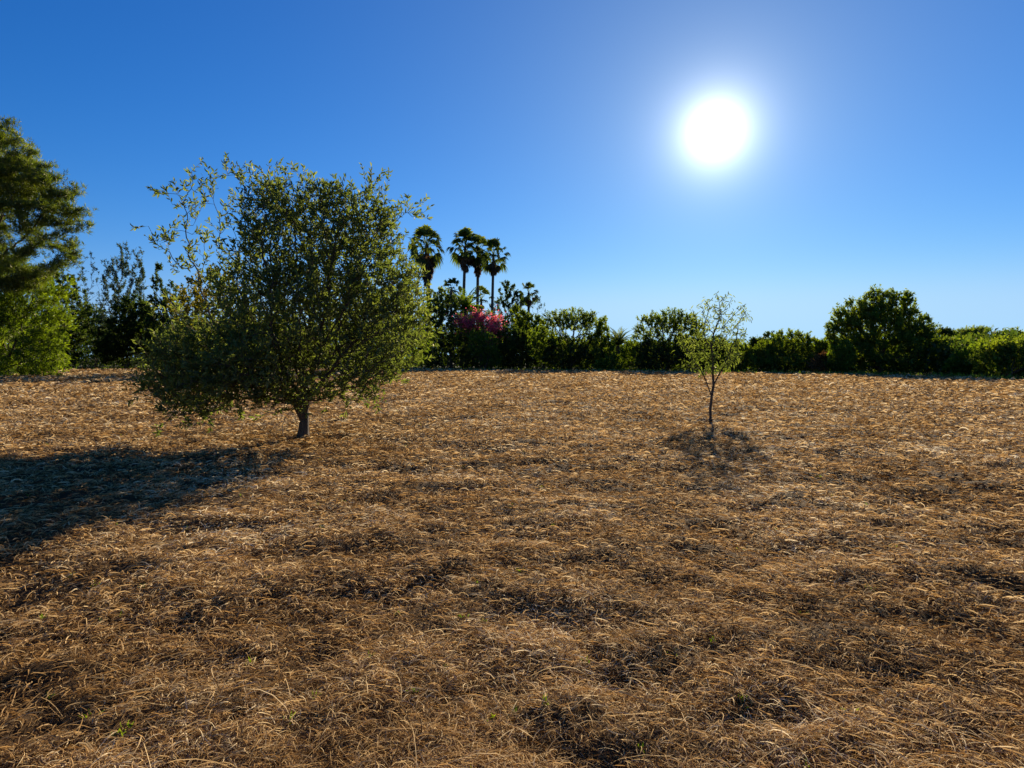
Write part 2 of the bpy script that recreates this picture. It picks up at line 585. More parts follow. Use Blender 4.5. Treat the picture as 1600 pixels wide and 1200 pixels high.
rr = np.concatenate([[0.15], np.geomspace(0.3, 140, 540), np.geomspace(160, 5000, 14)])
th = np.linspace(0, 2 * math.pi, 721)[:-1]
RR, TH = np.meshgrid(rr, th, indexing='ij')
X = RR * np.sin(TH); Y = RR * np.cos(TH)
Z = ground_h(X, Y)
V = np.stack([X, Y, Z], -1).reshape(-1, 3)
nr, nth = RR.shape
i = np.arange(nr - 1)[:, None] * nth; j = np.arange(nth)[None]; j2 = (j + 1) % nth
Fq = np.stack([i + j, i + nth + j, i + nth + j2, i + j2], -1).reshape(-1, 4)[:, ::-1]
V = np.concatenate([V, [[0, 0, float(ground_h(0, 0))]]])
c0 = len(V) - 1
Ft = np.stack([np.full(nth, c0), np.arange(nth), (np.arange(nth) + 1) % nth], -1)[:, ::-1]
wd = wooded(V[:, 0], V[:, 1])
tag(build('ground', V, [Fq, Ft], SOIL, rnd=wd, smooth=True), kind='structure')


# ------------------------------------------------------------------ straw
def ribbons(rng, P, hd, ln, wd, curl, lift, seg=4):
    """curved flat strands lying on the ground. hd: heading, lift: slope it rises at, curl: turn over its length"""
    n = len(P)
    s = np.linspace(0, 1, seg + 1)
    ang = hd[:, None] + curl[:, None] * s[None]
    el = lift[:, None] * (1 - 1.9 * s[None])
    st = (ln / seg)[:, None]
    dx = np.cos(ang) * np.cos(el) * st; dy = np.sin(ang) * np.cos(el) * st; dz = np.sin(el) * st
    z0 = np.zeros((n, 1))
    cx = np.concatenate([z0, np.cumsum(dx[:, :-1], 1)], 1); cy = np.concatenate([z0, np.cumsum(dy[:, :-1], 1)], 1)
    cz = np.concatenate([z0, np.cumsum(dz[:, :-1], 1)], 1)
    C = P[:, None] + np.stack([cx, cy, cz], -1)
    tl = rng.normal(size=n) * 0.7                                       # twist of the flat blade
    side = np.stack([-np.sin(ang) * np.cos(tl)[:, None], np.cos(ang) * np.cos(tl)[:, None], np.sin(tl)[:, None] * np.ones_like(ang)], -1)
    w = wd[:, None] * 0.5 * np.array([0.7, 1, 1, 0.8, 0.25])[None, :seg + 1] if seg == 4 else wd[:, None] * 0.5 * np.linspace(1, 0.3, seg + 1)[None]
    Lf = C - side * w[..., None]; Rt = C + side * w[..., None]
    V = np.stack([Lf, Rt], 2).reshape(n, -1, 3)
    k = np.arange(seg) * 2
    q = np.stack([k, k + 1, k + 3, k + 2], -1)
    F = (q[None] + (np.arange(n) * 2 * (seg + 1))[:, None, None]).reshape(-1, 4)
    return V.reshape(-1, 3), F, 2 * (seg + 1)


rng = np.random.default_rng(11)
NS = 640000
# spread so that near ground gets many strands per square metre and far ground fewer
u = rng.random(NS)
r = 1.2 * (95 / 1.2) ** (u ** 0.86)
a = (rng.random(NS) - 0.5) * R(104)
x = r * np.sin(a); y = r * np.cos(a)
keep = wooded(x, y) < 0.5
x, y, r = x[keep], y[keep], r[keep]
n = len(x)
dens = gnoise(x * 1.1 + 5, y * 1.3) + 0.5 * gnoise(x * 3.1, y * 3.3 + 9)
keep = rng.random(n) < np.clip(0.80 + 0.9 * dens, 0.30, 1)
x, y, r, dens = x[keep], y[keep], r[keep], dens[keep]
n = len(x)
z = ground_h(x, y) + 0.004 + rng.random(n) ** 1.5 * (0.022 + 0.0012 * r)
ln = (0.032 + 0.080 * rng.random(n) ** 1.9) * (1 + r * 0.075)
wdt = np.maximum(0.0026, 0.75 * r / 610) * (0.6 + 0.8 * rng.random(n))
hd = rng.random(n) * 6.283
curl = rng.normal(size=n) * 0.9
lift = np.abs(rng.normal(size=n)) * 0.40 + 0.10 + np.minimum(r, 40) * 0.008
V, F, k = ribbons(rng, np.stack([x, y, z], -1), hd, ln, wdt, curl, lift)
rn = np.clip(0.53 + rng.normal(size=n) * 0.36 + 0.25 * dens, 0, 1)
parts = [(V, [F], np.repeat(rn, k))]
# a few long pale stalks lying loose or leaning
n = 520
r = 2.0 * (18 / 2.0) ** rng.random(n); a = (rng.random(n) - 0.5) * R(100)
x = r * np.sin(a); y = r * np.cos(a)
V, F, k = ribbons(rng, np.stack([x, y, ground_h(x, y) + 0.02], -1), rng.random(n) * 6.283, 0.18 + 0.22 * rng.random(n),
                  np.full(n, 0.0026) * (1 + r * 0.06), rng.normal(size=n) * 0.4, 0.12 + np.abs(rng.normal(size=n)) * 0.35)
parts.append((V, [F], np.repeat(0.75 + 0.25 * rng.random(n), k)))
# upright stubble in loose tufts on the mounds
nt_ = 9000
r = 1.8 * (40 / 1.8) ** rng.random(nt_); a = (rng.random(nt_) - 0.5) * R(100)
tx = r * np.sin(a); ty = r * np.cos(a)
m = gnoise(tx * 0.9 + 77, ty * 0.9) > -0.05
tx, ty, r = tx[m], ty[m], r[m]
per = 11
x = np.repeat(tx, per) + rng.normal(size=len(tx) * per) * 0.035; y = np.repeat(ty, per) + rng.normal(size=len(tx) * per) * 0.035
rp = np.repeat(r, per); n = len(x)
V, F, k = ribbons(rng, np.stack([x, y, ground_h(x, y)], -1), rng.random(n) * 6.283, (0.035 + 0.05 * rng.random(n)) * (1 + rp * 0.03),
                  np.maximum(0.0022, 0.45 * rp / 610), rng.normal(size=n) * 0.6, 0.45 + rng.random(n) * 0.8)
parts.append((V, [F], np.repeat(np.clip(0.55 + rng.normal(size=n) * 0.25, 0, 1), k)))
V, F, rn = join(parts)
tag(build('dry_grass', V, F, STRAW, rnd=rn), 'matted brown straw and dry mown grass covering the whole field', 'dry grass', kind='stuff')

# small green weeds that come up through the straw
n = 150
r = 2.2 * (30 / 2.2) ** rng.random(n); a = (rng.random(n) - 0.5) * R(95)
tx = r * np.sin(a); ty = r * np.cos(a); per = 7
x = np.repeat(tx, per) + rng.normal(size=n * per) * 0.012; y = np.repeat(ty, per) + rng.normal(size=n * per) * 0.012
d = unit(rng.normal(size=(n * per, 3)) * 0.6 + np.array([0, 0, 0.9]))
V, F, k = leaves(rng, np.stack([x, y, ground_h(x, y) + 0.02], -1), d, 0.02 + 0.02 * rng.random(n * per), np.full(n * per, 0.009))
tag(build('weeds', V, F, BRIGHT, rnd=np.repeat(rng.random(n * per), k)), 'scattered tiny green sprouts coming up through the straw', 'weeds', kind='stuff')

# ------------------------------------------------------------------ the olive tree in front
def olive():
    rng = np.random.default_rng(21)
    D = 12.2
    b0 = at(473, 686, D); b0[2] = float(ground_h(b0[0], b0[1])) - 0.04
    m = D / FPX
    spec = [(462, 400, 88, 102, 0.0, 1.3), (540, 390, 80, 82, 0.2, 1.2), (428, 345, 42, 56, -0.2, 0.8), (590, 470, 70, 90, 0.1, 1.4), (470, 500, 120, 95, 0, 1.8),
            (325, 560, 80, 55, 0.1, 1.2), (600, 540, 62, 60, -0.2, 1.2), (420, 575, 90, 45, -0.5, 1.4),
            (280, 605, 50, 32, -0.4, 0.8), (470, 610, 70, 32, -0.4, 1.2), (400, 610, 60, 30, -0.5, 1.0), (288, 588, 42, 44, -0.2, 0.9), (320, 610, 50, 40, -0.6, 0.9), (540, 615, 50, 22, -0.2, 0.9), (560, 590, 60, 30, 0, 1.1), (578, 358, 44, 45, 0, 0.8), (500, 325, 66, 36, 0, 0.8), (640, 500, 28, 50, 0, 0.7), (305, 640, 46, 20, -0.8, 0.7), (262, 645, 26, 20, -0.9, 0.4), (400, 628, 42, 16, -0.6, 0.8), (350, 470, 40, 60, 0.2, 0.6)]
    blobs = px_blobs(D, spec)
    A = sample_blobs(rng, blobs, 4200, 0.45, 0.35)
    # loose shoots reaching out of the crown at the upper left and lower left
    def line(pts, n, j=0.05):
        out = []
        pts = [at(p[0], p[1], D + p[2]) for p in pts]
        for t in np.linspace(0, len(pts) - 1, n):
            k = min(int(t), len(pts) - 2); f = t - k
            out.append(pts[k] * (1 - f) + pts[k + 1] * f + rng.normal(size=3) * j)
        return out
    sh = []
    sh += line([(350, 470, 0), (318, 400, 0), (305, 330, 0), (300, 258, 0)], 22)
    sh += line([(305, 340, 0), (335, 300, 0.1), (345, 266, 0.1)], 9)
    sh += line([(310, 370, 0), (285, 330, 0), (262, 312, -0.1), (247, 298, -0.1)], 12)
    sh += line([(315, 430, 0), (280, 425, 0), (250, 390, -0.1), (228, 350, -0.1)], 13)
    sh += line([(275, 420, 0), (262, 365, 0)], 6)
    sh += line([(330, 400, 0), (352, 350, 0)], 8)
    sh += line([(360, 600, -0.6), (290, 630, -0.8), (250, 672, -0.9)], 16)
    sh += line([(330, 600, -0.4), (270, 610, -0.5), (218, 612, -0.6)], 14)
    sh += line([(410, 610, -0.6), (350, 640, -0.8), (300, 655, -0.9)], 12)
    sh += line([(600, 370, 0), (625, 330, 0), (648, 345, 0)], 10)
    for px_, py_ in ((378, 275), (400, 272), (430, 272), (452, 268), (480, 285), (518, 290), (550, 290), (588, 285), (612, 305), (462, 290), (640, 322), (660, 440), (672, 500), (668, 545), (230, 560), (235, 500)):
        sh += line([(px_ * 0.8 + 470 * 0.2, py_ * 0.8 + 420 * 0.2, 0), (px_, py_, 0)], 8, 0.03)
    A = np.concatenate([A, sh])
    # the short divided trunk
    P0 = [b0, b0 + [0.02, 0, 0.16], b0 + [0.03, 0, 0.30]]
    pr = [-1, 0, 1]
    limbs = [(-0.10, 0.10, 0.66), (-0.20, -0.12, 0.56), (0.06, 0.02, 0.70), (0.15, -0.14, 0.60), (-0.03, -0.20, 0.62), (0.06, 0.22, 0.55)]
    for lx, ly, lz in limbs:
        for s_ in range(1, 5):
            P0.append(P0[2] + np.array([lx, ly, lz]) * s_ / 4 * 1.1 + rng.normal(size=3) * 0.012)
            pr.append(2 if s_ == 1 else len(P0) - 2)
    P, par = grow(rng, A, np.array(P0), np.array(pr), 0.12, 2.6, 0.14, iters=120, tropism=0.10, wob=0.22, maxn=9000)
    # fine leafy twigs off every thin branch, turning up
    rad, hc = radii(par, 0.0042, 2.25, cap=0.16)
    rad[0] *= 1.5; rad[1] *= 1.12
    thin = np.where((rad < 0.014) & (P[:, 2] > 0.35))[0]
    tw = np.zeros_like(P); tw[par >= 0] = unit(P[par >= 0] - P[par[par >= 0]])
    nt2 = 2900
    wq = np.where((P[thin][:, 2] < 2.1) & (P[thin][:, 0] < b0[0] + 0.1), 1.9, 1.0)
    k = rng.choice(thin, nt2, p=wq / wq.sum())
    tips = np.where(~hc)[0]
    k = np.concatenate([k, tips])
    nt2 = len(k)
    d0 = unit(tw[k] * 0.8 + rng.normal(size=(nt2, 3)) * 0.55 + np.array([0, 0, 0.55]))
    tl = 0.20 + 0.32 * rng.random(nt2)
    segs = 3
    newP = [P]; newpar = [par]; base_n = len(P); prev = k; cur = P[k]; dd = d0
    allpts = [cur]
    for s_ in range(segs):
        dd = unit(dd + rng.normal(size=dd.shape) * 0.12 + np.array([0, 0, 0.10]))
        cur = cur + dd * (tl / segs)[:, None]
        newP.append(cur); newpar.append(prev.copy()); prev = np.arange(base_n, base_n + nt2); base_n += nt2
        allpts.append(cur)
    PP = np.concatenate(newP); pp = np.concatenate(newpar)
    rr_ = np.concatenate([rad] + [np.full(nt2, 0.0034 - 0.0007 * s_) for s_ in range(segs)])
    root = empty('olive_tree', tuple(b0))
    tag(root, 'round bushy olive tree with low forked trunk standing alone in the left of the field', 'tree')
    V, F = tubes(PP[:len(P)], par, rr_[:len(P)], 7)
    V2, F2 = tubes(PP, pp, rr_, 3)
    keep = F2[0][(len(P) - 1) * 3:]
    V3, F3, _ = join([(V, F, np.zeros(len(V))), (V2, [keep], np.zeros(len(V2)))])
    build('trunk', V3, F3, BARK, root, origin=b0)
    # leaves in rows along the twigs
    per = 12
    t = rng.random((nt2, per)) * 0.95 + 0.08
    t = np.sort(t, 1)
    Q = np.stack(allpts, 1)                                      # (nt2, segs+1, 3)
    f = np.clip(t * segs, 0, segs - 1e-3); i0 = f.astype(int); fr = (f - i0)[..., None]
    ii = np.arange(nt2)[:, None]
    X = Q[ii, i0] * (1 - fr) + Q[ii, i0 + 1] * fr
    td = unit(Q[ii, i0 + 1] - Q[ii, i0])
    X = X.reshape(-1, 3); td = td.reshape(-1, 3)
    sidev = unit(np.cross(td, rng.normal(size=td.shape)))
    ld = unit(td * 0.75 + sidev * 0.75 + rng.normal(size=td.shape) * 0.12)
    nl = len(X)
    ln = 0.075 + 0.055 * rng.random(nl)
    # the crown is thinner where single shoots stand clear of it
    V, F, kk = leaves(rng, X, ld, ln, ln * 0.32, LEAF6)
    # leaf tone varies at random, with soft patches through the crown
    c = rng.random(nl) * 0.75 + 0.12 * gnoise(X[:, 0] * 1.3, X[:, 2] * 1.3)
    build('crown', V, F, OLIVE, root, np.repeat(np.clip(c + 0.1, 0, 1), kk), origin=b0)
    # a bare thin shoot from the foot
    sp = at(447, 684, D)
    pts = np.array([b0 + [-0.02, -0.05, 0.02], b0 + [-0.30, -0.05, 0.22], b0 + [-0.36, -0.05, 0.45], b0 + [-0.24, -0.05, 0.62]])
    pts = np.array([[b0[0] - 0.35, b0[1] - 0.1, 0.02], [b0[0] - 0.37, b0[1] - 0.1, 0.25], [b0[0] - 0.31, b0[1] - 0.1, 0.42], [b0[0] - 0.2, b0[1] - 0.08, 0.55], [b0[0] - 0.1, b0[1] - 0.05, 0.62]])
    V, F = tubes(pts, np.array([-1, 0, 1, 2, 3]), np.array([0.008, 0.007, 0.006, 0.005, 0.004]), 5)
    build('shoot', V, F, BARK_PALE, root, origin=b0)


olive()


rng = np.random.default_rng(92)
n = 1500
oc = at(473, 686, 12.2)
x = oc[0] + rng.normal(size=n) * 1.3; y = oc[1] + rng.normal(size=n) * 1.2
V, F, k = leaves(rng, np.stack([x, y, ground_h(x, y) + 0.03 + 0.03 * rng.random(n)], -1), rng.normal(size=(n, 3)) * np.array([1, 1, 0.3]),
                 0.05 + 0.04 * rng.random(n), np.full(n, 0.02), LEAF6, rng.normal(size=(n, 3)) * 0.5 + np.array([0, 0, 1.0]))
tag(build('leaf_litter', V, F, RUST, rnd=np.repeat(rng.random(n), k)), 'fallen brown leaves on the straw beneath the olive tree', 'fallen leaves', kind='stuff')


# ------------------------------------------------------------------ the young sapling
def sapling():
    rng = np.random.default_rng(33)
    D = 16.0
    b0 = at(1112, 657, D); b0[2] = float(ground_h(b0[0], b0[1])) - 0.03
    root = empty('sapling', tuple(b0))
    tag(root, 'slender young tree with sparse narrow leaves standing alone in the right of the field', 'tree')
    spec = [(1085, 540, 26, 38, 0, 0.45), (1120, 520, 30, 60, 0, 0.5), (1145, 500, 26, 35, 0, 0.45), (1100, 490, 20, 30, 0, 0.35), (1120, 470, 14, 18, 0, 0.3),
            (1145, 540, 22, 30, 0, 0.4), (1080, 560, 16, 22, 0, 0.3), (1115, 575, 36, 14, 0, 0.5), (1160, 490, 12, 16, 0, 0.2)]
    A = sample_blobs(rng, px_blobs(D, spec), 330, 0.6, 1.0)
    ex = [at(p, q, D) for p, q in ((1098, 466), (1121, 449), (1120, 458), (1142, 455), (1146, 462), (1165, 482), (1172, 478), (1063, 520), (1070, 505), (1160, 530), (1095, 480), (1172, 500))]
    A = np.concatenate([A, ex])
    m = D / FPX
    up = lambda px, py, dd=0: at(px, py, D + dd)
    P0 = [b0, up(1110, 648), up(1110, 638), up(1112, 620), up(1115, 602), up(1114, 585), up(1105, 600), up(1099, 585), up(1122, 588), up(1130, 574), up(1114, 565), up(1112, 545)]
    P0[1] = b0 + np.array([-0.03, 0, 0.12])
    pr = [-1, 0, 1, 2, 3, 4, 3, 6, 4, 8, 5, 10]
    P, par = grow(rng, A, np.array(P0), np.array(pr), 0.14, 1.6, 0.17, iters=90, tropism=0.35, wob=0.18, maxn=2500)
    rad, hc = radii(par, 0.0055, 2.2, cap=0.045)
    rad[0] *= 1.4
    V, F = tubes(P, par, rad, 7)
    build('trunk', V, F, BARK, root, origin=b0)
    thin = np.where((rad < 0.013) & (P[:, 2] > 1.15))[0]
    nl = 1500
    w = np.where(P[thin][:, 2] < 2.3, 1.7, 0.8); w /= w.sum()
    k = rng.choice(thin, nl, p=w)
    tuft = rng.normal(size=(len(P), 3))
    d = unit(rng.normal(size=(nl, 3)) * 0.5 + tuft[k] * 0.3 + np.array([0, 0, -0.35]))
    X = P[k] + rng.normal(size=(nl, 3)) * 0.055
    ln = 0.085 + 0.08 * rng.random(nl)
    V, F, kk = leaves(rng, X, d, ln, ln * 0.19, LEAF6)
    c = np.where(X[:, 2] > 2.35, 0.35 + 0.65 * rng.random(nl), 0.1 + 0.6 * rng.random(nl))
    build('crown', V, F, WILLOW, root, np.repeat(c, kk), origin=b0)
    # ring of dug earth and clods at its foot
    n = 26
    vs, fs, o = [], [], 0
    import bmesh
    bm = bmesh.new()
    for i in range(n):
        a = rng.random() * 6.28; q = 0.10 + 0.55 * rng.random()
        s = 0.025 + 0.04 * rng.random()
        p = np.array([math.cos(a) * q, math.sin(a) * q * 0.8 - 0.15, 0.03 + s * 0.2])
        r_ = bmesh.ops.create_icosphere(bm, subdivisions=2, radius=s)
        for v in r_['verts']:
            v.co = Vector(p) + Vector((v.co.x * 1.3, v.co.y, v.co.z * 0.7)) * (1 + 0.35 * rng.normal() * 0.4)
    me = bpy.data.meshes.new('soil_clods'); bm.to_mesh(me); bm.free()
    me.materials.append(bark_mat('clod_soil', (0.05, 0.032, 0.02), (0.12, 0.08, 0.05), 30))
    o = bpy.data.objects.new('soil_clods', me); COL.objects.link(o); o.location = tuple(b0)
    tag(o, 'small dark clods of dug earth around the foot of the slender sapling', 'soil', kind='stuff')


sapling()


# ------------------------------------------------------------------ pine at the left edge
def pine(name, label, D, base, pads, seed, trunk_w, cat='tree', needle=0.34, per=15, ntuft=2600, group=None, nwid=0.018, mat=None):
    rng = np.random.default_rng(seed)
    b0 = at(base, 580, D); b0[2] = float(ground_h(b0[0], b0[1])) - 0.05
    blobs = px_blobs(D, pads)
    A = sample_blobs(rng, blobs, 1500 if ntuft > 2000 else 260, 0.7, 1.5)
    H = max(b[0][2] for b in blobs)
    P0 = [b0 + np.array([0.02 * i * math.sin(i), 0, 0.45 * H * i / 9]) for i in range(10)]
    P, par = grow(rng, A, np.array(P0), np.array([-1] + list(range(9))), H / 36, H * 0.5, H / 28, tropism=0.05, wob=0.25, maxn=3500)
    rad, hc = radii(par, 0.018, 2.2, cap=trunk_w)
    root = empty(name, tuple(b0)); tag(root, label, cat, group)
    V, F = tubes(P, par, rad, 6)
    build('trunk', V, F, BARK, root, origin=b0)
    thin = np.where((rad < 0.05) & (P[:, 2] > 0.2 * H))[0]
    k = rng.choice(thin, ntuft)
    C = P[k] + rng.normal(size=(ntuft, 3)) * np.array([0.26, 0.26, 0.13])
    td = unit(rng.normal(size=(ntuft, 3)) * 0.5 + np.array([0.1, -0.1, 0.75]))
    X = np.repeat(C, per, 0) + np.repeat(td, per, 0) * (rng.random((ntuft * per, 1)) * 0.22)
    d = unit(np.repeat(td, per, 0) * 0.75 + rng.normal(size=(ntuft * per, 3)) * 0.5)
    ln = needle * (0.7 + 0.5 * rng.random(ntuft * per))
    V, F, kk = leaves(rng, X, d, ln, np.full(len(ln), nwid) * (0.7 + 0.6 * rng.random(len(ln))))
    c = np.repeat(rng.random(ntuft) * 0.5, per) + rng.random(ntuft * per) * 0.5
    build('crown', V, F, mat or NEEDLE, root, np.repeat(c, kk), origin=b0)
    return root


pine('pine_tree', 'tall pine with layered rounded crown cut by the left edge of the picture', 46, -70,
     [(-60, 260, 100, 60), (0, 225, 45, 38), (40, 255, 40, 32), (10, 290, 80, 40), (75, 290, 38, 26), (60, 325, 60, 28), (110, 345, 34, 22),
      (20, 350, 60, 26), (80, 380, 44, 16), (100, 400, 34, 14), (-60, 380, 80, 50), (-120, 320, 70, 80), (20, 395, 50, 18), (60, 425, 50, 16), (-80, 450, 60, 30), (0, 440, 70, 24), (95, 412, 26, 9), (128, 362, 20, 10)],
     43, 0.42, ntuft=16000, per=13, needle=0.36, nwid=0.038)

# ------------------------------------------------------------------ palms
def fan_leaf(rng, C, d, L_, nseg=18, spread=2.0, droop=0.5, w=0.11):
    """one fan frond: petiole, then segments spread round its end"""
    d = d / np.linalg.norm(d)
    s = np.cross(d, [0, 0, 1.0]); s /= max(np.linalg.norm(s), 1e-6)
    nrm = np.cross(s, d)
    ro = rng.normal() * 0.5
    s, nrm = s * math.cos(ro) + nrm * math.sin(ro), nrm * math.cos(ro) - s * math.sin(ro)
    pet = L_ * 0.56
    end = C + d * pet
    P, Dr, ln = [], [], []
    for i in range(nseg):
        a = (i / (nseg - 1) - 0.5) * spread * 1.25
        v = d * math.cos(a) + s * math.sin(a) + nrm * rng.normal() * 0.08
        l = L_ * 0.56 * (0.78 + 0.22 * math.cos(a)) * (0.9 + 0.2 * rng.random())
        P.append((end, v / np.linalg.norm(v), l, nrm))
    V, F = [], []
    o = 0
    for (e, v, l, nn) in P:
        sd_ = np.cross(v, nn)
        wd = w * L_ * 0.5
        m1 = e + v * l * 0.55
        tp = e + v * l * 0.9 + np.array([0, 0, -droop * l * (0.35 + 0.3 * rng.random())])
        V += [e, m1 + sd_ * wd, m1 - sd_ * wd, tp]
        F.append([o, o + 1, o + 3, o + 2]); o += 4
    sd_ = s * 0.02 * L_
    V += [C - sd_, C + sd_, end + sd_, end - sd_]
    F.append([o, o + 1, o + 2, o + 3])
    return np.array(V), [np.array(F)]


def fan_palm(label, D, px, ytop, yskirt, r_px, seed, group=None, trunk_r=0.24, nlive=34, ndead=46, lean=0.0, base_dx=0):
    """ytop: crown top row; yskirt: row where the hanging dead leaves end"""
    rng = np.random.default_rng(seed)
    m = D / FPX
    R_ = r_px * m
    heart = at(px, ytop + r_px * 0.95, D)
    foot = at(px + base_dx, 580, D); foot[2] = float(ground_h(foot[0], foot[1])) - 0.05
    root = empty('fan_palm', tuple(foot)); tag(root, label, 'palm tree', group)
    n = 14
    P = np.array([foot * (1 - t) + heart * t + np.array([lean * math.sin(t * 3.0), 0, 0]) for t in np.linspace(0, 1, n)])
    rad = trunk_r * (1.35 - 0.5 * np.linspace(0, 1, n) ** 0.5)
    V, F = tubes(P, np.arange(-1, n - 1), rad, 10)
    build('trunk', V, F, BARK_PALM, root, origin=foot, smooth=True)
    parts = []
    for i in range(nlive):
        t = (i + 0.5) / nlive
        el = math.radians(84 - 138 * t ** 1.1) + rng.normal() * 0.12
        az = i * 2.39996 + rng.normal() * 0.2
        d = np.array([math.cos(az) * math.cos(el), math.sin(az) * math.cos(el), math.sin(el)])
        V, F = fan_leaf(rng, heart + np.array([0, 0, -0.25 * t]), d, R_ * (0.95 + 0.25 * rng.random()), 15, 1.9, 0.4 + 0.6 * t, 0.10)
        parts.append((V, F, np.full(len(V), np.clip(0.75 - 0.5 * t + rng.normal() * 0.15, 0, 1))))
    V, F, r_ = join(parts)
    build('crown', V, F, PALMG, root, r_, origin=foot)
    parts = []
    hs_ = heart[2] - at(px, yskirt, D)[2]
    for i in range(ndead):
        t = rng.random() ** 0.8
        az = rng.random() * 6.283
        el = math.radians(-45 - 38 * t)
        d = np.array([math.cos(az) * math.cos(el), math.sin(az) * math.cos(el), math.sin(el)])
        c = heart - np.array([0, 0, 0.2 + t * max(0.1, hs_ - R_ * 0.8)])
        V, F = fan_leaf(rng, c, d, R_ * (0.62 + 0.2 * rng.random()) * (1 - 0.25 * t), 10, 1.1, 0.6, 0.17)
        parts.append((V, F, np.full(len(V), rng.random())))
    V, F, r_ = join(parts)
    build('dead_fronds', V, F, PALMD, root, r_, origin=foot)
    return root


G = 'tall fan palms rising above the garden trees'
fan_palm('tall fan palm with a thick shaggy skirt of dead leaves, nearest the olive tree', 96, 667, 356, 452, 29, 1, G, 0.34, 30, 90, base_dx=6)
fan_palm('tallest slim fan palm, first of the close trio counted from the olive tree', 98, 727, 359, 428, 27, 2, G, 0.26, 27, 40, base_dx=-6)
fan_palm('fan palm in the middle of the close trio, its trunk doubled behind others', 101, 747, 368, 436, 23, 3, G, 0.26, 24, 56, base_dx=-2)
fan_palm('fan palm on the far side of the close trio, away from the olive tree', 98, 771, 376, 434, 25, 4, G, 0.24, 26, 36, base_dx=-4)
fan_palm('small fan palm top showing between the shaggy palm and the trio', 92, 705, 434, 470, 20, 5, G, 0.22, 15, 4)
fan_palm('small distant fan palm with brown skirt right of the dark garden tree', 106, 826, 440, 482, 18, 6, G, 0.24, 18, 26)
fan_palm('half hidden low fan palm behind the trunks of the trio', 104, 752, 448, 482, 20, 8, G, 0.22, 15, 4)


def feather_palm(label, D, px, py, L_px, seed, n=34, elmin=-10, mat=PALMG, base=None, stem=True):
    rng = np.random.default_rng(seed)
    m = D / FPX
    L_ = L_px * m
    heart = at(px, py, D)
    foot = at(px, 580, D); foot[2] = float(ground_h(foot[0], foot[1])) - 0.05
    root = empty('feather_palm', tuple(foot)); tag(root, label, 'palm tree')
    P = np.array([foot * (1 - t) + heart * t for t in np.linspace(0, 1, 8)])
    V, F = tubes(P, np.arange(-1, 7), np.full(8, 0.3), 10)
    build('trunk', V, F, BARK_PALM, root, origin=foot)
    parts = []
    for i in range(n):
        t = (i + 0.5) / n
        el0 = math.radians(84 - (84 - elmin) * t)
        az = i * 2.39996 + rng.normal() * 0.15
        K = 12
        c = heart.copy(); pts = []
        l = L_ * (0.85 + 0.25 * rng.random())
        for k in range(K):
            e = el0 - (k / K) ** 1.4 * (0.9 + 0.3 * rng.random())
            d = np.array([math.cos(az) * math.cos(e), math.sin(az) * math.cos(e), math.sin(e)])
            pts.append((c.copy(), d)); c = c + d * l / K
        sidev = np.array([-math.sin(az), math.cos(az), 0])
        X, Dd, Ln = [], [], []
        for k in range(1, K):
            for q in range(3):
                p = pts[k][0] + pts[k][1] * l / K * q / 3
                for sg in (-1, 1):
                    X.append(p); Dd.append(pts[k][1] * 0.75 + sidev * sg * 0.8 + np.array([0, 0, 0.15])); Ln.append(l * 0.20 * (1.1 - (k / K) ** 2))
        V, F, kk = leaves(rng, np.array(X), np.array(Dd), np.array(Ln), np.array(Ln) * 0.14)
        parts.append((V, F, np.full(len(V), rng.random())))
        V, F = tubes(np.array([p[0] for p in pts]), np.arange(-1, K - 1), np.linspace(0.035, 0.012, K), 3)
        parts.append((V, F, np.full(len(V), 0.5)))
    V, F, r_ = join(parts)
    build('crown', V, F, mat, root, r_, origin=foot)


feather_palm('spiky dark feather palm in the gap between the two round topped trees', 80, 966, 540, 34, 11, elmin=15)
feather_palm('feather palm with long arching yellowish fronds below the palm trio', 93, 728, 482, 40, 12, n=26, mat=BRIGHT)

# ------------------------------------------------------------------ trees and shrubs round the field
SH = 'shrubs along the edge of the field'
TR = 'trees round the far edge of the field'
# left side
plant('shrub', 'large bright green feathery shrub at the left edge under the pine', 'shrub', 52, -5,
      [(-10, 470, 60, 68), (35, 452, 34, 44), (45, 470, 40, 50), (20, 535, 75, 50), (75, 520, 35, 50), (-50, 540, 50, 50), (60, 565, 45, 25), (95, 460, 22, 25)],
      BRIGHT, 51, natt=1375, nleaf=49400, lsize=0.34, lw=0.2, spread=0.35, group=SH, stems=4, up=0.1, step=0.35, tip=0.014)
plant('tree', 'wispy thin leaved tree standing between the pine and the blue green tree', 'tree', 95, 135,
      [(140, 430, 16, 40), (128, 450, 16, 30), (150, 470, 14, 30)], BLUEG, 52, natt=260, nleaf=1300, lsize=0.3, lw=0.25, group=TR, up=0.3)
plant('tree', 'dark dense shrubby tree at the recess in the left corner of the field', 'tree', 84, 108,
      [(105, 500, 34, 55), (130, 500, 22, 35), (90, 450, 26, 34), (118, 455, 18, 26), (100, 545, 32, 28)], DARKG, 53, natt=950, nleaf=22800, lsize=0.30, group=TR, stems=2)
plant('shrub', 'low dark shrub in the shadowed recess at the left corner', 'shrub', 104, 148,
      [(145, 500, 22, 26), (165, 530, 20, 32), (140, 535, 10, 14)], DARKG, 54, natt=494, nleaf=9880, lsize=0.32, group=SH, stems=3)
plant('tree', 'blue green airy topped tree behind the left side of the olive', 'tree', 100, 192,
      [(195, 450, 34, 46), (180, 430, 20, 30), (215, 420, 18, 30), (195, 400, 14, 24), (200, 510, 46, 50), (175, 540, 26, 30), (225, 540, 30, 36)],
      BLUEG, 55, natt=1000, nleaf=28500, lsize=0.34, lw=0.3, group=TR, spread=0.4, up=0.8)
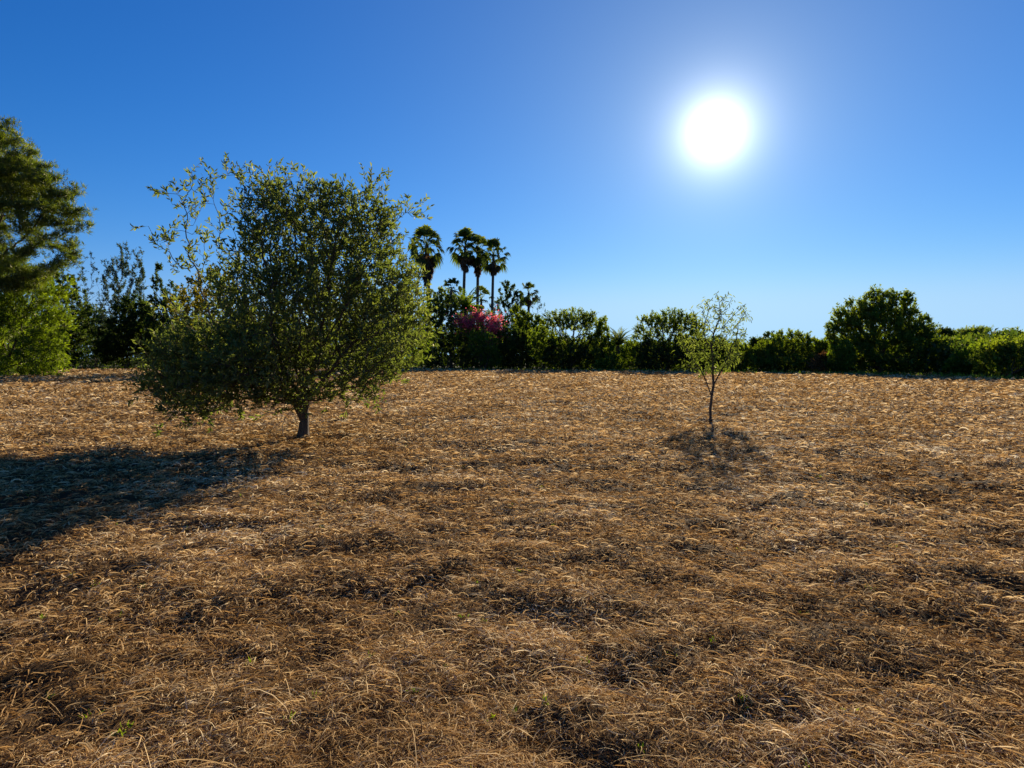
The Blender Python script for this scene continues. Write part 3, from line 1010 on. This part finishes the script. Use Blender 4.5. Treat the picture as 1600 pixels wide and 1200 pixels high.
plant('shrub', 'black green dense shrub at the foot of the blue green airy tree', 'shrub', 97, 195,
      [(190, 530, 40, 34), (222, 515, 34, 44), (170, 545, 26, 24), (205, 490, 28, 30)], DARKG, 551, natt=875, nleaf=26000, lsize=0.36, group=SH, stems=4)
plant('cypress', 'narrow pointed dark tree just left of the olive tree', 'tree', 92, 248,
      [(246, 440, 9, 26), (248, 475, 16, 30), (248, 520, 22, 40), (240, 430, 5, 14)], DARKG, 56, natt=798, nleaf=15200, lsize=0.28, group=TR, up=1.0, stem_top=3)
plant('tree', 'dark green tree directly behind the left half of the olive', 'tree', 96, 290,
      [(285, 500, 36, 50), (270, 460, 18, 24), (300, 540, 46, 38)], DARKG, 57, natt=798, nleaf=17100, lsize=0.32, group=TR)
plant('tree', 'yellow green sunlit tree seen through the left of the olive crown', 'tree', 62, 335,
      [(330, 460, 46, 40), (300, 490, 40, 40), (370, 480, 40, 40), (330, 520, 60, 44), (395, 520, 30, 40)], YELLOW, 58, natt=988, nleaf=13000, lsize=0.28, lw=0.5, group=TR)
plant('shrub', 'bright green shrub behind the right half of the olive', 'shrub', 60, 615,
      [(610, 500, 46, 55), (645, 480, 26, 36), (640, 530, 36, 44), (570, 520, 40, 50)], BRIGHT, 59, natt=912, nleaf=13000, lsize=0.26, lw=0.35, group=SH, stems=3)
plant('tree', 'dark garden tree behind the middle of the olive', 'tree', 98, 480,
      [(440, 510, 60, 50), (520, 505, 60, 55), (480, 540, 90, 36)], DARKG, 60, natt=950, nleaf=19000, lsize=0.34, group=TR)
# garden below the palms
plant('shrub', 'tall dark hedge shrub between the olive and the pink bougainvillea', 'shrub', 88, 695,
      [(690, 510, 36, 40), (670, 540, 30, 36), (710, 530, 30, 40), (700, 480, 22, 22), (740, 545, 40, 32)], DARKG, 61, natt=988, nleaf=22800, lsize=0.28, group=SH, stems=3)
plant('shrub', 'green sunlit shrub crown at the foot of the shaggy palm', 'shrub', 94, 700,
      [(692, 468, 26, 18), (715, 480, 24, 20), (680, 490, 26, 22), (730, 492, 22, 14)], GREEN, 62, natt=494, nleaf=12350, lsize=0.3, group=SH, stems=2)
plant('tree', 'dark upright tree just right of the palm trio', 'tree', 100, 795,
      [(792, 462, 14, 22), (800, 480, 20, 26), (785, 490, 18, 24), (800, 520, 30, 30)], DARKG, 63, natt=798, nleaf=16150, lsize=0.3, group=TR, up=0.9)
plant('tree', 'light yellow green tree below the small distant palm', 'tree', 92, 828,
      [(820, 508, 15, 22), (832, 516, 20, 24), (806, 492, 9, 16), (845, 530, 16, 24)], GREEN, 64, natt=646, nleaf=14250, lsize=0.28, group=TR, up=0.8)
plant('tree', 'nearly bare twiggy tree top beside the small distant palm', 'tree', 96, 836,
      [(838, 478, 12, 18), (846, 490, 10, 14)], BLUEG, 65, natt=160, nleaf=350, lsize=0.25, group=TR)


def flowers(root, rng, P, isr, b0):
    n = 2800
    cl = [at(752, 498, 84.5), at(768, 512, 84), at(773, 500, 84.5), at(722, 503, 85), at(745, 494, 85), at(765, 530, 84), at(735, 508, 84.5), at(778, 520, 84.5)]
    k = rng.integers(0, len(cl), n)
    X = np.array(cl)[k] + rng.normal(size=(n, 3)) * np.array([0.75, 0.5, 0.6]) * (0.3 + 0.9 * rng.random((n, 1)))
    ls = 0.16 + 0.14 * rng.random(n)
    V, F, kk = leaves(rng, X, rng.normal(size=(n, 3)), ls, ls * 0.8)
    build('flowers', V, F, PINK, root, np.repeat(rng.random(n), kk), origin=b0)


plant('bougainvillea', 'big shrub covered with pink red blossoms in front of the palms', 'shrub', 86, 755,
      [(750, 520, 34, 32), (770, 510, 20, 26), (725, 515, 26, 26), (760, 545, 34, 30), (740, 500, 22, 14)], GREEN, 66, natt=798, nleaf=17100, lsize=0.26, stems=3, extra=flowers)
plant('shrub', 'rounded bright shrub with yellowish leaves in front of the bougainvillea', 'shrub', 80, 758,
      [(755, 540, 22, 20), (765, 560, 18, 16), (745, 530, 12, 14)], BRIGHT, 67, natt=380, nleaf=7980, lsize=0.22, group=SH, stems=2)
plant('shrub', 'very dark dense shrub right of the bougainvillea', 'shrub', 84, 810,
      [(800, 545, 34, 34), (825, 550, 26, 28), (785, 555, 20, 24)], DARKG, 68, natt=608, nleaf=15200, lsize=0.28, group=SH, stems=3)
plant('shrub', 'sunlit sprawling shrub just left of the first round topped tree', 'shrub', 80, 848,
      [(846, 545, 16, 22), (856, 560, 14, 16), (838, 530, 12, 14)], BRIGHT, 69, natt=342, nleaf=6460, lsize=0.22, group=SH, stems=2)
# centre
plant('tree', 'round topped tree with open limbs left of the feather palm', 'tree', 80, 893,
      [(868, 508, 24, 20), (895, 502, 32, 18), (922, 508, 24, 20), (936, 533, 14, 24), (856, 532, 16, 24), (880, 538, 24, 16), (912, 540, 24, 16), (893, 552, 40, 14)],
      GREEN, 70, natt=988, nleaf=17000, lsize=0.27, group=TR, shell=0.7, stem_top=2.2, cap=0.3, tip=0.02, up=0.7, spread=0.35)
plant('shrub', 'dark undergrowth shrub beneath the left round topped tree', 'shrub', 79, 890,
      [(880, 552, 34, 27), (915, 550, 28, 28)], DARKG, 71, natt=494, nleaf=12350, lsize=0.26, group=SH, stems=3)
plant('shrub', 'upright green shrub against the right side of the left round topped tree', 'shrub', 77, 942,
      [(940, 525, 12, 26), (945, 550, 16, 28)], GREEN, 72, natt=418, nleaf=8550, lsize=0.24, group=SH, stems=2)
plant('shrub', 'small yellow green shrub at the foot of the feather palm', 'shrub', 75, 955,
      [(955, 570, 18, 12), (940, 572, 12, 8)], BRIGHT, 73, natt=266, nleaf=4560, lsize=0.2, group=SH, stems=2)
plant('shrub', 'spreading light green shrub between feather palm and the right round topped tree', 'shrub', 76, 995,
      [(990, 550, 20, 16), (1005, 560, 24, 20), (975, 565, 14, 14)], BRIGHT, 74, natt=456, nleaf=9500, lsize=0.22, group=SH, stems=3)
plant('tree', 'round topped tree with dark forked trunk right of the feather palm', 'tree', 74, 1044,
      [(1045, 504, 32, 18), (1018, 513, 24, 20), (1070, 510, 26, 20), (1003, 533, 16, 24), (1086, 530, 18, 26), (1025, 540, 22, 15), (1066, 541, 24, 15), (1045, 554, 44, 14)],
      GREEN, 75, natt=1064, nleaf=18000, lsize=0.27, group=TR, shell=0.7, stem_top=2.2, cap=0.32, tip=0.02, up=0.7, spread=0.35)
plant('shrub', 'dark shrub mass beneath the right round topped tree', 'shrub', 73, 1035,
      [(1020, 555, 30, 27), (1060, 552, 34, 29)], DARKG, 76, natt=570, nleaf=13300, lsize=0.26, group=SH, stems=3)
plant('shrub', 'dark green shrub behind the sapling', 'shrub', 74, 1115,
      [(1105, 555, 28, 26), (1135, 560, 26, 24), (1120, 540, 20, 16)], DARKG, 77, natt=570, nleaf=12350, lsize=0.26, group=SH, stems=3)
plant('shrub', 'olive green shrub just right of the sapling', 'shrub', 70, 1155,
      [(1155, 553, 18, 18), (1150, 568, 20, 16)], GREEN, 78, natt=342, nleaf=7600, lsize=0.24, group=SH, stems=2)
# right
plant('shrub', 'large domed green shrub midway between the sapling and the big tree', 'shrub', 68, 1225,
      [(1235, 545, 38, 28), (1210, 550, 30, 22), (1258, 545, 20, 26), (1230, 565, 56, 18), (1190, 555, 16, 18)], GREEN, 79, natt=1064, nleaf=24700, lsize=0.24, group=SH, stems=4, up=0.6)
plant('shrub', 'smaller dark pointed shrub left of the domed shrub', 'shrub', 72, 1185,
      [(1185, 550, 16, 22), (1200, 535, 10, 14)], DARKG, 80, natt=380, nleaf=7980, lsize=0.24, group=SH, stems=2)
plant('shrub', 'rusty brown and green shrub tucked against the big tree', 'shrub', 62, 1284,
      [(1284, 566, 12, 10), (1278, 572, 12, 6)], RUST, 81, natt=228, nleaf=3800, lsize=0.2, group=SH, stems=2)
plant('shrub', 'yellow green sunlit shrub between the domed shrub and the big tree', 'shrub', 67, 1292,
      [(1290, 548, 16, 16), (1300, 562, 18, 18)], BRIGHT, 82, natt=380, nleaf=7980, lsize=0.24, group=SH, stems=2)
plant('tree', 'biggest broad leafy tree on the right, dark with sunlit top', 'tree', 64, 1375,
      [(1370, 478, 34, 24), (1335, 495, 30, 28), (1395, 485, 34, 26), (1320, 520, 30, 34), (1370, 515, 50, 34), (1420, 515, 32, 28),
       (1340, 555, 42, 32), (1400, 550, 52, 38), (1445, 545, 30, 36), (1470, 560, 26, 28), (1302, 505, 12, 16)],
      GREEN, 83, natt=1875, nleaf=64600, lsize=0.27, group=TR, shell=0.6, cap=0.36, tip=0.016, up=0.7, spread=0.33, stem_top=1.4)
plant('shrub', 'lit shrub at the lower left foot of the big tree', 'shrub', 61, 1310,
      [(1310, 565, 18, 20), (1318, 550, 14, 14)], BRIGHT, 84, natt=342, nleaf=6460, lsize=0.22, group=SH, stems=2)
pine('umbrella_pine', 'distant umbrella pine with flat layered crown right of the big tree', 84, 1515,
     [(1505, 522, 20, 6), (1525, 518, 20, 6), (1515, 528, 26, 6), (1535, 524, 12, 5)], 85, 0.2, ntuft=1500, per=9, needle=0.3, nwid=0.05, group=TR, mat=GREEN)
plant('tree', 'small distant dark tree between the big tree and the umbrella pine', 'tree', 82, 1476,
      [(1476, 524, 13, 9), (1470, 535, 16, 10)], DARKG, 86, natt=304, nleaf=6080, lsize=0.26, group=TR, up=0.7)
plant('tree', 'distant green tree near the right edge with two tufted tops', 'tree', 76, 1575,
      [(1567, 524, 10, 9), (1583, 524, 11, 9), (1590, 535, 30, 12), (1560, 540, 20, 12), (1610, 530, 20, 14)], GREEN, 87, natt=608, nleaf=12350, lsize=0.26, group=TR, up=0.6)
plant('shrub', 'mid green shrub behind the right skirts of the big tree', 'shrub', 66, 1490,
      [(1485, 550, 24, 20), (1505, 545, 20, 18), (1500, 562, 26, 22)], GREEN, 88, natt=646, nleaf=14250, lsize=0.25, group=SH, stems=3)
plant('shrub', 'bright leafy shrub in front, midway from the big tree to the right edge', 'shrub', 54, 1520,
      [(1515, 565, 26, 18), (1540, 560, 24, 22), (1500, 575, 20, 10)], BRIGHT, 89, natt=608, nleaf=12350, lsize=0.2, group=SH, stems=3)
plant('shrub', 'rounded dark centred shrub at the right edge of the field', 'shrub', 48, 1570,
      [(1560, 562, 34, 24), (1590, 560, 34, 26), (1575, 550, 30, 18), (1620, 565, 30, 26)], GREEN, 90, natt=988, nleaf=21850, lsize=0.2, group=SH, stems=4)
plant('shrub', 'tall leafy shrub cut by the right edge of the picture', 'shrub', 58, 1640,
      [(1640, 540, 36, 30), (1610, 548, 30, 26), (1680, 550, 40, 34)], GREEN, 91, natt=798, nleaf=15200, lsize=0.25, group=SH, stems=3)


# ------------------------------------------------------------------ dark mass of wood behind, and the weeds at the foot of the trees
rng = np.random.default_rng(71)
n = 170000
px = rng.random(n) * 2300 - 350
dist = np.interp(px, EDX, EDD) + 9 + rng.random(n) ** 0.7 * 26
x = (px - 800) / FPX * dist
top = 3.4 + 1.6 * gnoise(x * 0.16, dist * 0.12) + 0.9 * gnoise(x * 0.5, dist * 0.4)
top = top * np.interp(px, [100, 300, 800, 950], [2.3, 2.3, 1.7, 1.0])
z = np.maximum(0.05, rng.random(n) ** 0.9 * top)
d = unit(rng.normal(size=(n, 3)) * 0.6 + np.array([0, 0, 0.6]))
ls = 0.35 + 0.3 * rng.random(n)
V, F, k = leaves(rng, np.stack([x, dist, z], -1), d, ls, ls * 0.5)
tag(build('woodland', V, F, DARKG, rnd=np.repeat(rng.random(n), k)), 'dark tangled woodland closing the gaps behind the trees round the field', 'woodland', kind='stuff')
n = 26000
px = rng.random(n) * 2100 - 250
dist = np.interp(px, EDX, EDD) - 0.8 - np.where((px > 1130) & (px < 1340), 2.4, 0) * rng.random(n) + np.abs(rng.normal(size=n)) * 1.5
x = (px - 800) / FPX * dist
m = gnoise(x * 0.5 + 3, dist * 0.5) + 0.3 * rng.normal(size=n) > -0.02
x, dist = x[m], dist[m]; n = len(x)
d = unit(rng.normal(size=(n, 3)) * 0.45 + np.array([0, 0, 0.8]))
ls = 0.16 + 0.42 * rng.random(n) ** 2
V, F, k = leaves(rng, np.stack([x, dist, np.zeros(n)], -1), d, ls, ls * 0.22)
tag(build('edge_grass', V, F, BRIGHT, rnd=np.repeat(rng.random(n), k)), 'green grass and weeds along the far edge of the field', 'grass', kind='stuff')
